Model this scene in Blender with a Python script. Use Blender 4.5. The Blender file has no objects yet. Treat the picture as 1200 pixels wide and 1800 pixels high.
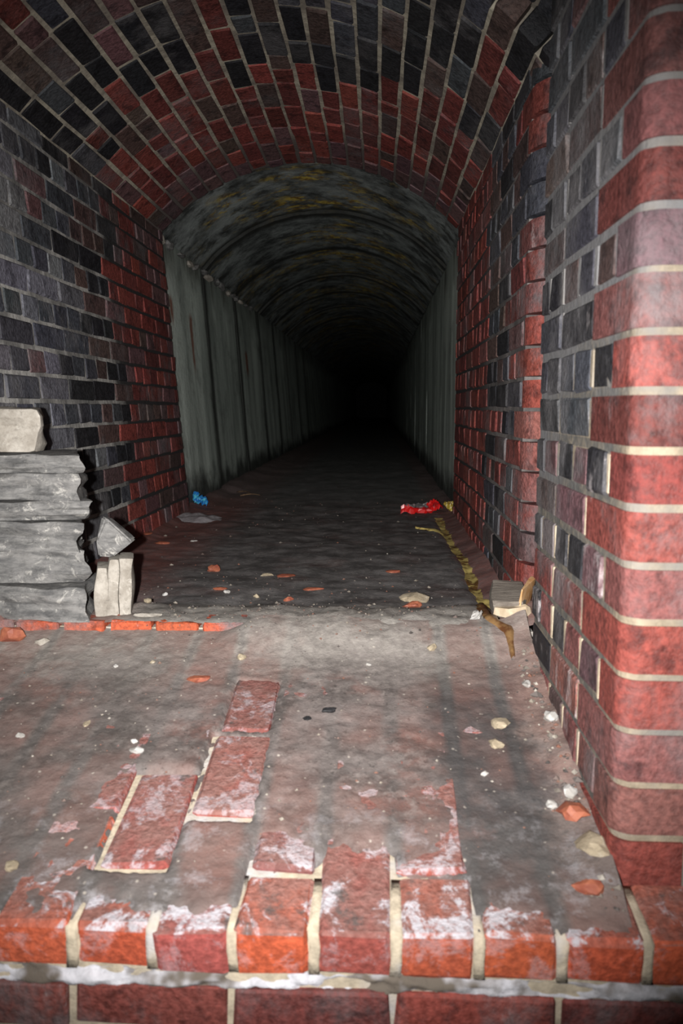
import bpy, bmesh, math, random
from mathutils import Vector, Matrix, noise

# ------------------------------------------------------------------ camera, light, exposure
scene = bpy.context.scene
COL = scene.collection
rnd = random.Random(7)

YAW, PITCH = math.radians(2.58), math.radians(7.49)
cam_data = bpy.data.cameras.new('camera')
cam_data.sensor_fit = 'VERTICAL'
cam_data.sensor_height = 36.0
cam_data.lens = 28.0
cam_data.clip_start = 0.02
cam_data.dof.use_dof = True
cam_data.dof.focus_distance = 2.6
cam_data.dof.aperture_fstop = 4.8
cam = bpy.data.objects.new('camera', cam_data)
COL.objects.link(cam)
cam.location = (0, 0, 0.53)
cam.rotation_euler = (math.pi / 2 - PITCH, 0, YAW)
scene.camera = cam

world = bpy.data.worlds.new('world')
scene.world = world
world.use_nodes = True
world.node_tree.nodes['Background'].inputs[0].default_value = (0.5, 0.6, 0.75, 1)
world.node_tree.nodes['Background'].inputs[1].default_value = 0.002

# the camera's own flash: the camera is held upright, so the flash sits left of the lens
fl = bpy.data.lights.new('flash', 'SPOT')
fl.energy = 375.0
fl.shadow_soft_size = 0.012
fl.spot_size = math.radians(83)
fl.spot_blend = 1.0
fl.color = (1.0, 0.97, 0.95)
flo = bpy.data.objects.new('flash', fl)
COL.objects.link(flo)
flo.location = (-0.085, -0.005, 0.535)
flo.rotation_euler = (math.pi / 2 - math.radians(6.5), 0, math.radians(2.3))

scene.view_settings.view_transform = 'Standard'
scene.view_settings.look = 'None'
scene.view_settings.gamma = 1.0
scene.view_settings.use_curve_mapping = False
scene.view_settings.exposure = 0.0

# ------------------------------------------------------------------ dimensions
CX, CZ, RB = -0.3375, 0.722, 0.963          # brick vault: axis and radius
AMAX = math.radians(47.7)
Y_FRONT, Y_RAMP, Y_AEND, Y_B, Y_END = 1.0, 1.83, 1.75, 2.02, 3.97
XR, XA = 0.378, 0.348                        # right wall of the tunnel, right wall of the mouth
def x_left(z): return -0.95 - 0.075 * z      # the left wall leans outwards
RAMP = 0.21
def z_ramp(y): return -0.181 + RAMP * (y - Y_FRONT)
def sstep(a, b, x):
    t = max(0.0, min(1.0, (x - a) / (b - a)))
    return t * t * (3 - 2 * t)
def nz(x, y, z=0.0): return noise.noise(Vector((x, y, z)))

YC = [3.97, 5.06, 6.2, 7.4, 8.5, 9.6, 10.8, 12.0]      # joints of the concrete lining

# ------------------------------------------------------------------ helpers
def tag(o, label=None, cat=None, group=None, kind=None):
    if label: o['label'] = label
    if cat: o['category'] = cat
    if group: o['group'] = group
    if kind: o['kind'] = kind
    return o

def link(name, me, parent=None):
    o = bpy.data.objects.new(name, me)
    COL.objects.link(o)
    if parent: o.parent = parent
    return o

def mesh_from(name, verts, faces, mat=None, smooth=False):
    me = bpy.data.meshes.new(name)
    me.from_pydata(verts, [], faces)
    me.validate()
    bm = bmesh.new(); bm.from_mesh(me)
    bmesh.ops.recalc_face_normals(bm, faces=bm.faces)
    bm.to_mesh(me); bm.free()
    if mat: me.materials.append(mat)
    if smooth:
        for p in me.polygons: p.use_smooth = True
    return me

def box_mesh(name, boxes, mat):
    v, f = [], []
    for (x0, x1, y0, y1, z0, z1) in boxes:
        b = len(v)
        v += [(x, y, z) for x in (x0, x1) for y in (y0, y1) for z in (z0, z1)]
        f += [[b + i for i in q] for q in ((0, 1, 3, 2), (4, 6, 7, 5), (0, 4, 5, 1), (2, 3, 7, 6), (0, 2, 6, 4), (1, 5, 7, 3))]
    return mesh_from(name, v, f, mat)

def grid_mesh(name, us, vs, fn, mat, smooth=True):
    v = [fn(u, w) for u in us for w in vs]
    n = len(vs)
    f = [(i * n + j, (i + 1) * n + j, (i + 1) * n + j + 1, i * n + j + 1) for i in range(len(us) - 1) for j in range(n - 1)]
    me = bpy.data.meshes.new(name)
    me.from_pydata(v, [], f)
    me.materials.append(mat)
    if smooth:
        for p in me.polygons: p.use_smooth = True
    return me

def lin(a, b, n): return [a + (b - a) * i / n for i in range(n + 1)]

# ------------------------------------------------------------------ materials
class NT:
    def __init__(self, name):
        self.m = bpy.data.materials.new(name)
        self.m.use_nodes = True
        self.t = self.m.node_tree
        self.b = self.t.nodes['Principled BSDF']
        self.b.inputs['Specular IOR Level'].default_value = 0.35
        g = self.t.nodes.new('ShaderNodeNewGeometry')
        self.pos = g.outputs['Position']
        self.geo = g
    def node(self, typ, **kw):
        n = self.t.nodes.new(typ)
        for k, v in kw.items(): setattr(n, k, v)
        return n
    def put(self, sock, val):
        if hasattr(val, 'is_linked'): self.t.links.new(val, sock)
        else: sock.default_value = val
    def noise(self, scale, detail=4, rough=0.6, vec=None, dist=0.0, stretch=None):
        n = self.node('ShaderNodeTexNoise')
        v = vec or self.pos
        if stretch:
            mp = self.node('ShaderNodeMapping')
            self.put(mp.inputs['Vector'], v); mp.inputs['Scale'].default_value = stretch
            v = mp.outputs[0]
        self.put(n.inputs['Vector'], v)
        n.inputs['Scale'].default_value = scale
        n.inputs['Detail'].default_value = detail
        n.inputs['Roughness'].default_value = rough
        n.inputs['Distortion'].default_value = dist
        return n.outputs['Fac']
    def rng(self, v, a, b, c=0.0, d=1.0):
        n = self.node('ShaderNodeMapRange', interpolation_type='SMOOTHSTEP')
        self.put(n.inputs[0], v)
        for i, q in enumerate((a, b, c, d)): n.inputs[1 + i].default_value = q
        return n.outputs[0]
    def math(self, op, a, b=0.0):
        n = self.node('ShaderNodeMath', operation=op)
        self.put(n.inputs[0], a); self.put(n.inputs[1], b)
        return n.outputs[0]
    def mix(self, f, a, b, mode='MIX'):
        n = self.node('ShaderNodeMix', data_type='RGBA', blend_type=mode)
        self.put(n.inputs[0], f)
        for s, q in ((n.inputs[6], a), (n.inputs[7], b)):
            self.put(s, q if hasattr(q, 'is_linked') else (*q, 1.0))
        return n.outputs[2]
    def xyz(self):
        n = self.node('ShaderNodeSeparateXYZ'); self.put(n.inputs[0], self.pos)
        return n.outputs
    def bump(self, h, strength=0.4, dist=0.004):
        n = self.node('ShaderNodeBump')
        self.put(n.inputs['Height'], h)
        n.inputs['Strength'].default_value = strength
        n.inputs['Distance'].default_value = dist
        self.put(self.b.inputs['Normal'], n.outputs[0])
    def done(self, col, rough=0.85):
        self.put(self.b.inputs['Base Color'], col)
        self.put(self.b.inputs['Roughness'], rough)
        return self.m

def brick_material():
    n = NT('brick')
    oi = n.node('ShaderNodeObjectInfo')
    col, bloom = oi.outputs['Color'], oi.outputs['Alpha']
    fine = n.noise(95, 4, 0.65)
    mid = n.noise(22, 4, 0.6)
    c = n.mix(n.rng(fine, 0.3, 0.75), n.mix(1.0, col, (0.6, 0.58, 0.58), 'MULTIPLY'), n.mix(1.0, col, (1.25, 1.2, 1.2), 'MULTIPLY'))
    # soot scabs and darker burnt patches
    soot = n.rng(mid, 0.50, 0.66, 0.0, 0.75)
    c = n.mix(soot, c, n.mix(1.0, c, (0.30, 0.29, 0.32), 'MULTIPLY'))
    # pale salt bloom, streaked vertically
    st = n.noise(14, 5, 0.7, stretch=(1.6, 1.6, 0.8))
    thr = n.math('SUBTRACT', 0.80, n.math('MULTIPLY', bloom, 0.42))
    salt = n.rng(n.math('SUBTRACT', st, thr), 0.0, 0.16, 0.0, 0.62)
    salt = n.math('MULTIPLY', salt, n.rng(n.noise(70, 3), 0.3, 0.6, 0.45, 1.0))
    c = n.mix(salt, c, (0.50, 0.46, 0.46))
    # grey film of dust and lime that runs over whole areas, bricks and joints alike
    film = n.rng(n.noise(4.5, 6, 0.72, stretch=(1, 1, 0.7)), 0.43, 0.66, 0.0, 0.72)
    c = n.mix(n.math('MULTIPLY', film, n.rng(bloom, 0.05, 0.5)), c, (0.17, 0.165, 0.17))
    n.bump(n.math('ADD', fine, mid), 0.8, 0.006)
    return n.done(c, n.rng(fine, 0.3, 0.7, 0.55, 0.85))

def mortar_material(name, light, dark, dark_from=None, bed=None, lo=0.42, hi=0.6):
    """bed = (z0, pitch, colour): the bed joints are raked out and dirtier than the upright joints"""
    n = NT(name)
    f = n.noise(40, 5, 0.7)
    big = n.noise(6, 4, 0.6)
    x, y, z = n.xyz()
    c = n.mix(n.rng(f, 0.3, 0.7), tuple(q * 0.6 for q in light), light)
    k = n.rng(big, lo, hi)
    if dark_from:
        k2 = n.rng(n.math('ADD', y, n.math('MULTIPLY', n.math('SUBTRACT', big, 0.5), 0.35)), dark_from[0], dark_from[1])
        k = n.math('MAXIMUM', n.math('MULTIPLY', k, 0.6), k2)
    c = n.mix(k, c, dark)
    if bed:
        ph = n.math('FRACT', n.math('ADD', n.math('DIVIDE', n.math('SUBTRACT', z, bed[0]), bed[1]), 0.5))
        d = n.math('ABSOLUTE', n.math('SUBTRACT', ph, 0.5))
        kk = n.rng(d, 0.09, 0.12, 1.0, 0.0)
        kk = n.math('MULTIPLY', kk, n.rng(y, 1.13, 1.22))
        c = n.mix(n.math('MULTIPLY', kk, n.rng(f, 0.35, 0.7, 1.0, 0.45)), c, bed[2])
        # smoke-grey film over the upper, inner part
        sm = n.math('ADD', n.math('MULTIPLY', n.math('SUBTRACT', z, 0.55), 1.6), n.math('SUBTRACT', y, 1.35))
        sm = n.math('ADD', sm, n.math('MULTIPLY', n.math('SUBTRACT', big, 0.5), 1.2))
        c = n.mix(n.rng(sm, -0.15, 0.35, 0.0, 0.85), c, (0.17, 0.17, 0.175))
    n.bump(f, 0.7, 0.006)
    return n.done(c, 0.95)

def dirt_material(name, base, pale, red, k_red, speck=0.66, zone=None, ghost=False):
    n = NT(name)
    x, y, z = n.xyz()
    a = n.noise(9, 6, 0.65)
    b = n.noise(45, 5, 0.7)
    c_ = n.noise(150, 3, 0.6)
    c = n.mix(n.rng(a, 0.33, 0.68), tuple(q * 0.55 for q in base), tuple(q * 1.25 for q in base))
    c = n.mix(n.rng(n.noise(5, 5, 0.65, stretch=(1, 1, 3)), 0.5, 0.68, 0, k_red), c, red)
    c = n.mix(n.rng(b, 0.45, 0.75, 0.0, 0.75), c, pale)
    c = n.mix(n.rng(n.noise(75, 4, 0.75), 0.56, 0.68, 0.0, 0.65), c, tuple(q * 0.3 for q in base))
    if zone:
        for (axis, p0, p1, p2, p3, colour, amt) in zone:
            v = {'x': x, 'y': y}[axis]
            v = n.math('ADD', v, n.math('MULTIPLY', n.math('SUBTRACT', n.noise(7, 5, 0.7), 0.5), 0.25))
            m = n.math('MULTIPLY', n.rng(v, p0, p1), n.rng(v, p2, p3, 1.0, 0.0))
            m = n.math('MULTIPLY', m, n.rng(b, 0.3, 0.65, 0.5, 1.0))
            c = n.mix(n.math('MULTIPLY', m, amt), c, colour)
    if ghost:
        # the paving ghosts through where the dirt is worn thin: reddish bricks, greyer joints
        ph = n.math('FRACT', n.math('ADD', n.math('DIVIDE', n.math('ADD', x, n.math('MULTIPLY', n.math('SUBTRACT', a, 0.5), 0.02)), 0.1125), 0.308 / 0.1125))
        dj = n.math('ABSOLUTE', n.math('SUBTRACT', ph, 0.5))
        thin = n.rng(n.noise(3.2, 4, 0.6), 0.40, 0.62)
        c = n.mix(n.math('MULTIPLY', n.rng(dj, 0.44, 0.30), n.math('MULTIPLY', thin, 0.40)), c, (0.21, 0.105, 0.085))
        c = n.mix(n.math('MULTIPLY', n.rng(dj, 0.42, 0.48), n.math('MULTIPLY', thin, 0.32)), c, (0.10, 0.095, 0.092))
        # scuffed lime towards the front edge
        lm = n.math('MULTIPLY', n.rng(n.noise(15, 6, 0.75), 0.50, 0.66), n.rng(y, 1.10, 1.34, 0.35, 0.0))
        c = n.mix(lm, c, (0.42, 0.41, 0.43))
    vor = n.node('ShaderNodeTexVoronoi'); n.put(vor.inputs['Vector'], n.pos); vor.inputs['Scale'].default_value = 70
    sp = n.math('MULTIPLY', n.rng(vor.outputs['Distance'], 0.12, 0.26, 1, 0), n.rng(n.noise(28, 2), speck, speck + 0.05))
    c = n.mix(n.math('MULTIPLY', sp, 0.7), c, (0.42, 0.38, 0.33))
    n.bump(n.math('ADD', b, n.math('MULTIPLY', c_, 0.9)), 0.5, 0.0035)
    return n.done(c, n.rng(a, 0.4, 0.7, 0.6, 0.95))

def concrete_material(name, vault):
    n = NT(name)
    x, y, z = n.xyz()
    a = n.noise(5, 6, 0.65)
    if vault:
        streak = n.noise(3.6, 7, 0.72, stretch=(1.3, 1.3, 1.3))
        c = n.mix(n.rng(streak, 0.3, 0.7), (0.022, 0.025, 0.025), (0.36, 0.40, 0.39))
        c = n.mix(n.rng(n.noise(5, 6, 0.75), 0.47, 0.62, 0, 0.85), c, (0.020, 0.021, 0.019))
        o = n.noise(7, 6, 0.78, stretch=(1.0, 1.7, 1.0), dist=0.6)
        crown = n.rng(z, 1.45, 1.62, 0.35, 1.0)
        k = n.math('MULTIPLY', n.rng(o, 0.48, 0.58), n.math('MULTIPLY', crown, n.rng(n.noise(2.2, 3, 0.6), 0.46, 0.60)))
        c = n.mix(k, c, n.mix(n.rng(n.noise(25, 3), 0.4, 0.6), (0.20, 0.11, 0.02), (0.62, 0.47, 0.09)))
    else:
        streak = n.noise(3.2, 5, 0.62, stretch=(1.5, 1.5, 0.16))
        c = n.mix(n.rng(streak, 0.3, 0.68), (0.28, 0.325, 0.295), (0.68, 0.77, 0.70))
        c = n.mix(n.rng(a, 0.5, 0.7, 0, 0.5), c, (0.14, 0.155, 0.14))
        # damp black base and dark run-off under the springing
        zz = n.math('ADD', z, n.math('MULTIPLY', n.math('SUBTRACT', n.noise(4, 4), 0.5), 0.35))
        c = n.mix(n.rng(zz, 0.04, 0.20, 0.9, 0.0), c, (0.012, 0.012, 0.010))
        c = n.mix(n.math('MULTIPLY', n.rng(zz, 1.12, 1.36), n.rng(streak, 0.45, 0.6, 0.2, 0.8)), c, (0.045, 0.042, 0.03))
        # rust bleeding from fixings
        for (yy, z0, z1, w) in ((4.16, 0.92, 1.12, 0.035), (4.58, 0.70, 1.07, 0.035), (6.55, 0.75, 1.0, 0.06)):
            d = n.math('ABSOLUTE', n.math('SUBTRACT', n.math('ADD', y, n.math('MULTIPLY', n.math('SUBTRACT', n.noise(14, 3), 0.5), 0.06)), yy))
            k = n.math('MULTIPLY', n.rng(d, 0.0, w * 1.6, 1.0, 0.0), n.math('MULTIPLY', n.rng(z, z0, z0 + 0.1), n.rng(z, z1 - 0.05, z1, 1.0, 0.0)))
            k = n.math('MULTIPLY', k, n.rng(x, -0.6, -0.5, 0.9, 0.0))
            c = n.mix(k, c, (0.24, 0.055, 0.018))
    # black bands along the joints between the castings
    wob = n.math('MULTIPLY', n.math('SUBTRACT', n.noise(5, 5, 0.7), 0.5), 0.08)
    k = None
    for yj in (YC if vault else YC[1:]):
        d = n.math('ABSOLUTE', n.math('SUBTRACT', n.math('ADD', y, wob), yj))
        q = n.rng(d, 0.04, 0.14, 0.92, 0.0)
        k = q if k is None else n.math('MAXIMUM', k, q)
    if not vault: k = n.math('MULTIPLY', k, n.rng(x, -0.6, -0.5, 1.0, 0.3))
    c = n.mix(k, c, (0.020, 0.021, 0.018))
    n.bump(n.noise(30, 5, 0.7), 0.6, 0.008)
    return n.done(c, 0.8)

def stone_material(name, dark, light, spots=(0.6, 0.58, 0.53), k=0.6, layer=(1, 1, 1)):
    n = NT(name)
    a = n.noise(16, 6, 0.7, stretch=layer)
    b = n.noise(60, 5, 0.7)
    c = n.mix(n.rng(a, 0.3, 0.7), dark, light)
    c = n.mix(n.rng(n.noise(26, 5, 0.75, dist=0.6), 0.56, 0.7, 0, k), c, spots)
    c = n.mix(n.rng(b, 0.3, 0.5, 0.45, 0.0), c, tuple(q * 0.5 for q in dark))
    n.bump(n.math('ADD', a, n.math('MULTIPLY', b, 0.5)), 0.7, 0.006)
    return n.done(c, 0.9)

def plain_material(name, c1, c2, scale=40, rough=0.6, bumpd=0.002):
    n = NT(name)
    a = n.noise(scale, 4, 0.65)
    n.bump(a, 0.5, bumpd)
    return n.done(n.mix(n.rng(a, 0.35, 0.65), c1, c2), rough)

def island_material():
    n = NT('grit')
    r = n.node('ShaderNodeValToRGB')
    n.put(r.inputs[0], n.geo.outputs['Random Per Island'])
    e = r.color_ramp.elements
    e[0].position = 0.0; e[0].color = (0.05, 0.045, 0.042, 1)
    e[1].position = 1.0; e[1].color = (0.42, 0.39, 0.34, 1)
    for p, c in ((0.35, (0.14, 0.12, 0.11, 1)), (0.55, (0.20, 0.085, 0.055, 1)), (0.68, (0.16, 0.14, 0.12, 1)), (0.9, (0.25, 0.22, 0.18, 1))):
        q = e.new(p); q.color = c
    return n.done(r.outputs[0], 0.9)

def paving_material():
    n = NT('paving_brick')
    oi = n.node('ShaderNodeObjectInfo')
    x, y, z = n.xyz()
    fine = n.noise(90, 4, 0.65); mid = n.noise(20, 5, 0.65)
    col = oi.outputs['Color']
    c = n.mix(n.rng(fine, 0.3, 0.75), n.mix(1.0, col, (0.62, 0.6, 0.6), 'MULTIPLY'), n.mix(1.0, col, (1.2, 1.2, 1.2), 'MULTIPLY'))
    sep = n.node('ShaderNodeSeparateXYZ'); n.put(sep.inputs[0], n.geo.outputs['Normal'])
    top = n.rng(sep.outputs[2], 0.35, 0.8)
    # trodden dirt and lime lie on the upper faces
    c = n.mix(n.math('MULTIPLY', top, n.rng(mid, 0.28, 0.62, 0.35, 0.85)), c, n.mix(n.rng(fine, 0.3, 0.7), (0.15, 0.075, 0.062), (0.23, 0.135, 0.118)))
    lime = n.math('MULTIPLY', n.rng(n.noise(14, 6, 0.72, dist=0.4), 0.49, 0.57), n.rng(y, 1.03, 1.20, 1.0, 0.45))
    lime = n.math('MULTIPLY', lime, n.rng(n.noise(120, 3, 0.7), 0.3, 0.55, 0.35, 1.0))
    c = n.mix(n.math('MULTIPLY', lime, n.rng(sep.outputs[2], 0.1, 0.6, 0.22, 0.9)), c, (0.47, 0.465, 0.50))
    dk = n.math('MULTIPLY', n.rng(n.noise(13, 5, 0.7), 0.56, 0.66), top)
    c = n.mix(n.math('MULTIPLY', dk, 0.8), c, (0.075, 0.068, 0.064))
    n.bump(n.math('ADD', fine, mid), 0.8, 0.006)
    return n.done(c, 0.85)

M_BRICK = brick_material()
M_PAVE = paving_material()
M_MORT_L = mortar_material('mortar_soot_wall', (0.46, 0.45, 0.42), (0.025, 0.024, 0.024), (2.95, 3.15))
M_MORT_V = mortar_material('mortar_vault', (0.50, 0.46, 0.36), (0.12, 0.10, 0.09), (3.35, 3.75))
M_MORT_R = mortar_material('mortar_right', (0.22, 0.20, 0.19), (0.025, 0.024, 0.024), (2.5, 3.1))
M_MORT_A = mortar_material('mortar_mouth', (0.32, 0.265, 0.19), (0.17, 0.16, 0.145), None, (-0.015, 0.081, (0.085, 0.085, 0.08)), 0.45, 0.65)
M_MORT_F = mortar_material('mortar_cream', (0.50, 0.43, 0.32), (0.40, 0.39, 0.39), None, None, 0.5, 0.7)
M_SALT = mortar_material('salt_crust', (0.62, 0.62, 0.66), (0.12, 0.10, 0.08), None, None, 0.46, 0.56)
M_FLOOR = dirt_material('tunnel_dirt', (0.135, 0.128, 0.125), (0.22, 0.205, 0.195), (0.16, 0.080, 0.068), 0.28, 0.72,
                        [('y', 1.70, 1.86, 1.98, 2.14, (0.36, 0.335, 0.30), 0.9),
                         ('x', -1.3, -1.2, -0.80, -0.55, (0.22, 0.075, 0.06), 0.8),
                         ('x', 0.26, 0.33, 0.6, 0.7, (0.24, 0.09, 0.075), 0.7),
                         ('y', 4.1, 5.0, 30, 40, (0.20, 0.20, 0.20), 0.6)])
M_RAMP = dirt_material('ramp_dirt', (0.125, 0.107, 0.100), (0.22, 0.19, 0.175), (0.17, 0.085, 0.070), 0.7, 0.60,
                       [('x', 0.08, 0.15, 0.25, 0.31, (0.05, 0.048, 0.048), 0.95), ('x', 0.27, 0.33, 0.5, 0.6, (0.24, 0.17, 0.145), 0.65),
                        ('x', -0.9, -0.7, -0.45, -0.36, (0.10, 0.09, 0.082), 0.35), ('y', 1.55, 1.80, 2.1, 2.2, (0.33, 0.305, 0.275), 0.75), ('y', 0.8, 0.9, 1.12, 1.28, (0.085, 0.08, 0.076), 0.55)], True)
M_CONC = concrete_material('concrete_wall', False)
M_CONV = concrete_material('concrete_vault', True)
M_STONE = stone_material('grey_stone', (0.085, 0.085, 0.085), (0.24, 0.235, 0.225), layer=(1, 1, 3.5))
M_STONE_P = stone_material('pale_stone', (0.24, 0.215, 0.18), (0.44, 0.41, 0.36), (0.58, 0.55, 0.49))
M_CREAM = stone_material('cream_stone', (0.27, 0.22, 0.15), (0.44, 0.37, 0.26), (0.5, 0.47, 0.41))
M_WHITE = plain_material('white_chip', (0.34, 0.325, 0.30), (0.50, 0.49, 0.47))
M_ORANGE = plain_material('brick_chip', (0.23, 0.065, 0.04), (0.36, 0.12, 0.065))
M_BLACK = plain_material('charred_lump', (0.010, 0.010, 0.011), (0.03, 0.03, 0.032))
M_MUD = None
M_GRIT = island_material()

# ------------------------------------------------------------------ bricks
def brick_mesh(name, L, D, H, seed, shear=0.0, bev=0.005, mat=None):
    r = random.Random(seed)
    bm = bmesh.new()
    bmesh.ops.create_cube(bm, size=1.0)
    for v in bm.verts:
        v.co = Vector((v.co.x * L, (v.co.y + 0.5) * D, v.co.z * H))
        v.co += Vector((r.uniform(-1, 1) * 0.003, r.uniform(-1, 1) * 0.002, r.uniform(-1, 1) * 0.0025))
    bmesh.ops.bevel(bm, geom=list(bm.edges), offset=bev * 0.8, segments=1, profile=0.6, affect='EDGES')
    for v in bm.verts:
        v.co += Vector((r.uniform(-1, 1), r.uniform(-1, 1), r.uniform(-1, 1))) * (0.0024 if shear else 0.0019)
        v.co.z += shear * v.co.y
    bmesh.ops.recalc_face_normals(bm, faces=bm.faces)
    me = bpy.data.meshes.new(name)
    bm.to_mesh(me); bm.free()
    me.materials.append(mat or M_BRICK)
    return me

STR = [brick_mesh('brick_stretcher', 0.2150, 0.07, 0.066, 100 + i) for i in range(7)]
HED = [brick_mesh('brick_header', 0.1025, 0.07, 0.066, 200 + i) for i in range(7)]

RED, DRED, PURP, BLK, BLUE, BROWN = (0.25, 0.058, 0.046), (0.17, 0.043, 0.037), (0.15, 0.080, 0.085), (0.018, 0.019, 0.023), (0.062, 0.068, 0.082), (0.095, 0.062, 0.056)
ORNG, PINK = (0.42, 0.085, 0.036), (0.235, 0.090, 0.080)
def pick(w, gain=1.0):
    t = rnd.uniform(0, sum(w.values()))
    for k, v in w.items():
        t -= v
        if t <= 0: break
    j = rnd.uniform(0.78, 1.22) * gain
    return tuple(max(0.004, q * j * rnd.uniform(0.94, 1.06)) for q in {'red': RED, 'dred': DRED, 'purp': PURP, 'blk': BLK, 'blue': BLUE, 'brown': BROWN, 'orng': ORNG, 'pink': PINK, 'film': (0.175, 0.183, 0.205)}[k])

def place_brick(parent, me, pos, n, up, col, bloom=0.0, sx=1.0, sz=1.0, proud=0.003, twist=0.006):
    o = bpy.data.objects.new('brick', me)
    COL.objects.link(o)
    o.parent = parent
    y = -Vector(n).normalized()
    z = Vector(up).normalized()
    x = y.cross(z).normalized()
    rot = Matrix((x, y, z)).transposed()
    rot = rot @ Matrix.Rotation(rnd.uniform(-twist, twist), 3, 'Z') @ Matrix.Rotation(rnd.uniform(-twist, twist) * 0.6, 3, 'Y')
    o.matrix_basis = Matrix.Translation(Vector(pos) - y * rnd.uniform(-proud * 0.4, proud * 1.2)) @ rot.to_4x4() @ Matrix.Diagonal((sx, 1, sz, 1))
    o.color = (*col, bloom)
    return o

def bond(u0, u1, header, shift=0.0):
    """centres and lengths of the bricks of one course between u0 and u1"""
    pitch = 0.1125 if header else 0.225
    out = []
    u = u0 + shift - pitch
    while u < u1:
        a, b = max(u + 0.005, u0), min(u + pitch - 0.005, u1)
        if b - a > 0.03: out.append(((a + b) / 2, b - a))
        u += pitch
    return out

# ------------------------------------------------------------------ tunnel walls, brick part
wall_left = tag(link('wall_left', mesh_from('wall_left', [], [])), 'left brick wall of the tunnel, sooty blue-black near, red deeper in', kind='structure')
bx = []
me = mesh_from('wall_left', [(x_left(z) - d, y, z) for d in (0.0035, 0.22) for y in (1.2, Y_END) for z in (-0.12, 1.44)],
               [(0, 1, 3, 2), (4, 6, 7, 5), (0, 4, 5, 1), (2, 3, 7, 6), (0, 2, 6, 4), (1, 5, 7, 3)], M_MORT_L)
wall_left.data = me
PL = 0.0775
NB = Vector((1, 0, 0.075)).normalized(); UB = Vector((-0.075, 0, 1)).normalized()
for k in range(-1, 18):
    zc = 0.742 + (k - 9.5) * PL + 0.5 * PL + 0.0
    if zc < -0.05 or zc > 1.40: continue
    hd = k % 2 == 0
    for (yc, ln) in bond(1.80, Y_END, hd, 0.03 if hd else 0.085):
        if yc < 2.0 and zc < 0.55: continue
        t = yc + rnd.uniform(-0.10, 0.10) - 0.08 + (0.08 if zc < 0.35 else 0)
        if t < 2.50: c = pick({'film': 6, 'blue': 4, 'blk': 0.6, 'purp': 0.8})
        elif t < 2.70: c = pick({'blue': 5, 'blk': 3, 'film': 2, 'brown': 1})
        elif t < 2.88: c = pick({'brown': 4, 'blk': 2.5, 'dred': 1.6, 'blue': 2})
        elif t < 3.04: c = pick({'blk': 4, 'blue': 2, 'brown': 3})
        else: c = pick({'red': 5, 'dred': 5, 'purp': 1.2, 'brown': 0.8})
        if zc > 1.1 and t > 3.05 and rnd.random() < 0.5: c = pick({'dred': 2, 'brown': 2, 'purp': 2})
        base = HED if hd else STR
        place_brick(wall_left, rnd.choice(base), (x_left(zc), yc, zc), NB, UB, c, rnd.uniform(0.1, 0.5) if t < 2.7 else rnd.uniform(0, 0.45), ln / (0.1025 if hd else 0.215), sz=1.02, proud=0.0018, twist=0.003)

wall_right = tag(link('wall_right', box_mesh('wall_right', [(XR + 0.0045, 0.62, 2.13, Y_END, -0.12, 1.44), (XR + 0.06, 0.62, Y_B + 0.012, 2.13, -0.12, 1.44), (0.47, 0.62, 1.70, Y_B + 0.012, -0.12, 1.46)], M_MORT_R)),
                 'right brick wall of the tunnel, red with a soot-black band', kind='structure')
PR = 0.0797
def bull_mesh(name, R, wall_arm, face_arm, H, seed):
    """rounded corner brick: nominal corner at the origin, wall arm along +Y (face at x=0), front arm along +X (face at y=0)"""
    r = random.Random(seed)
    pts = [(0, wall_arm)]
    for i in range(6):
        a = math.radians(90 * i / 5)
        pts.append((R - R * math.cos(a), R - R * math.sin(a)))
    pts += [(face_arm, 0), (face_arm, 0.075), (0.075, 0.075), (0.075, wall_arm)]
    n = len(pts)
    jit = [(r.uniform(-1, 1) * 0.0015, r.uniform(-1, 1) * 0.0015) for _ in pts]
    v = [(p[0] + j[0], p[1] + j[1], z) for z in (-H / 2, H / 2) for p, j in zip(pts, jit)]
    f = [(i, (i + 1) % n, n + (i + 1) % n, n + i) for i in range(n)]
    f += [tuple(range(n - 1, -1, -1)), tuple(range(n, 2 * n))]
    me = mesh_from(name, v, f, M_BRICK)
    bm = bmesh.new(); bm.from_mesh(me)
    caps = [e for e in bm.edges if abs(e.verts[0].co.z - e.verts[1].co.z) < 1e-6 and min(e.verts[0].co.x, e.verts[1].co.x) < face_arm - 0.001 and (e.verts[0].co.x < 0.074 or e.verts[0].co.y < 0.07)]
    bmesh.ops.recalc_face_normals(bm, faces=bm.faces)
    bm.to_mesh(me); bm.free()
    for p in me.polygons: p.use_smooth = abs(p.normal.z) < 0.5
    me.set_sharp_from_angle(angle=math.radians(40))
    return me
def place_bull(parent, me, pos, col, bloom):
    o = bpy.data.objects.new('brick', me); COL.objects.link(o); o.parent = parent
    o.scale = (1, 1, rnd.uniform(0.99, 1.07))
    o.location = (pos[0] + rnd.uniform(-0.0025, 0.0025), pos[1] + rnd.uniform(-0.0025, 0.0025), pos[2])
    o.color = (*col, bloom)
    return o
BB = [bull_mesh('rounded_corner_brick', 0.10, 0.215, 0.12, 0.068, 1), bull_mesh('rounded_corner_brick', 0.10, 0.12, 0.215, 0.068, 2)]
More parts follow.
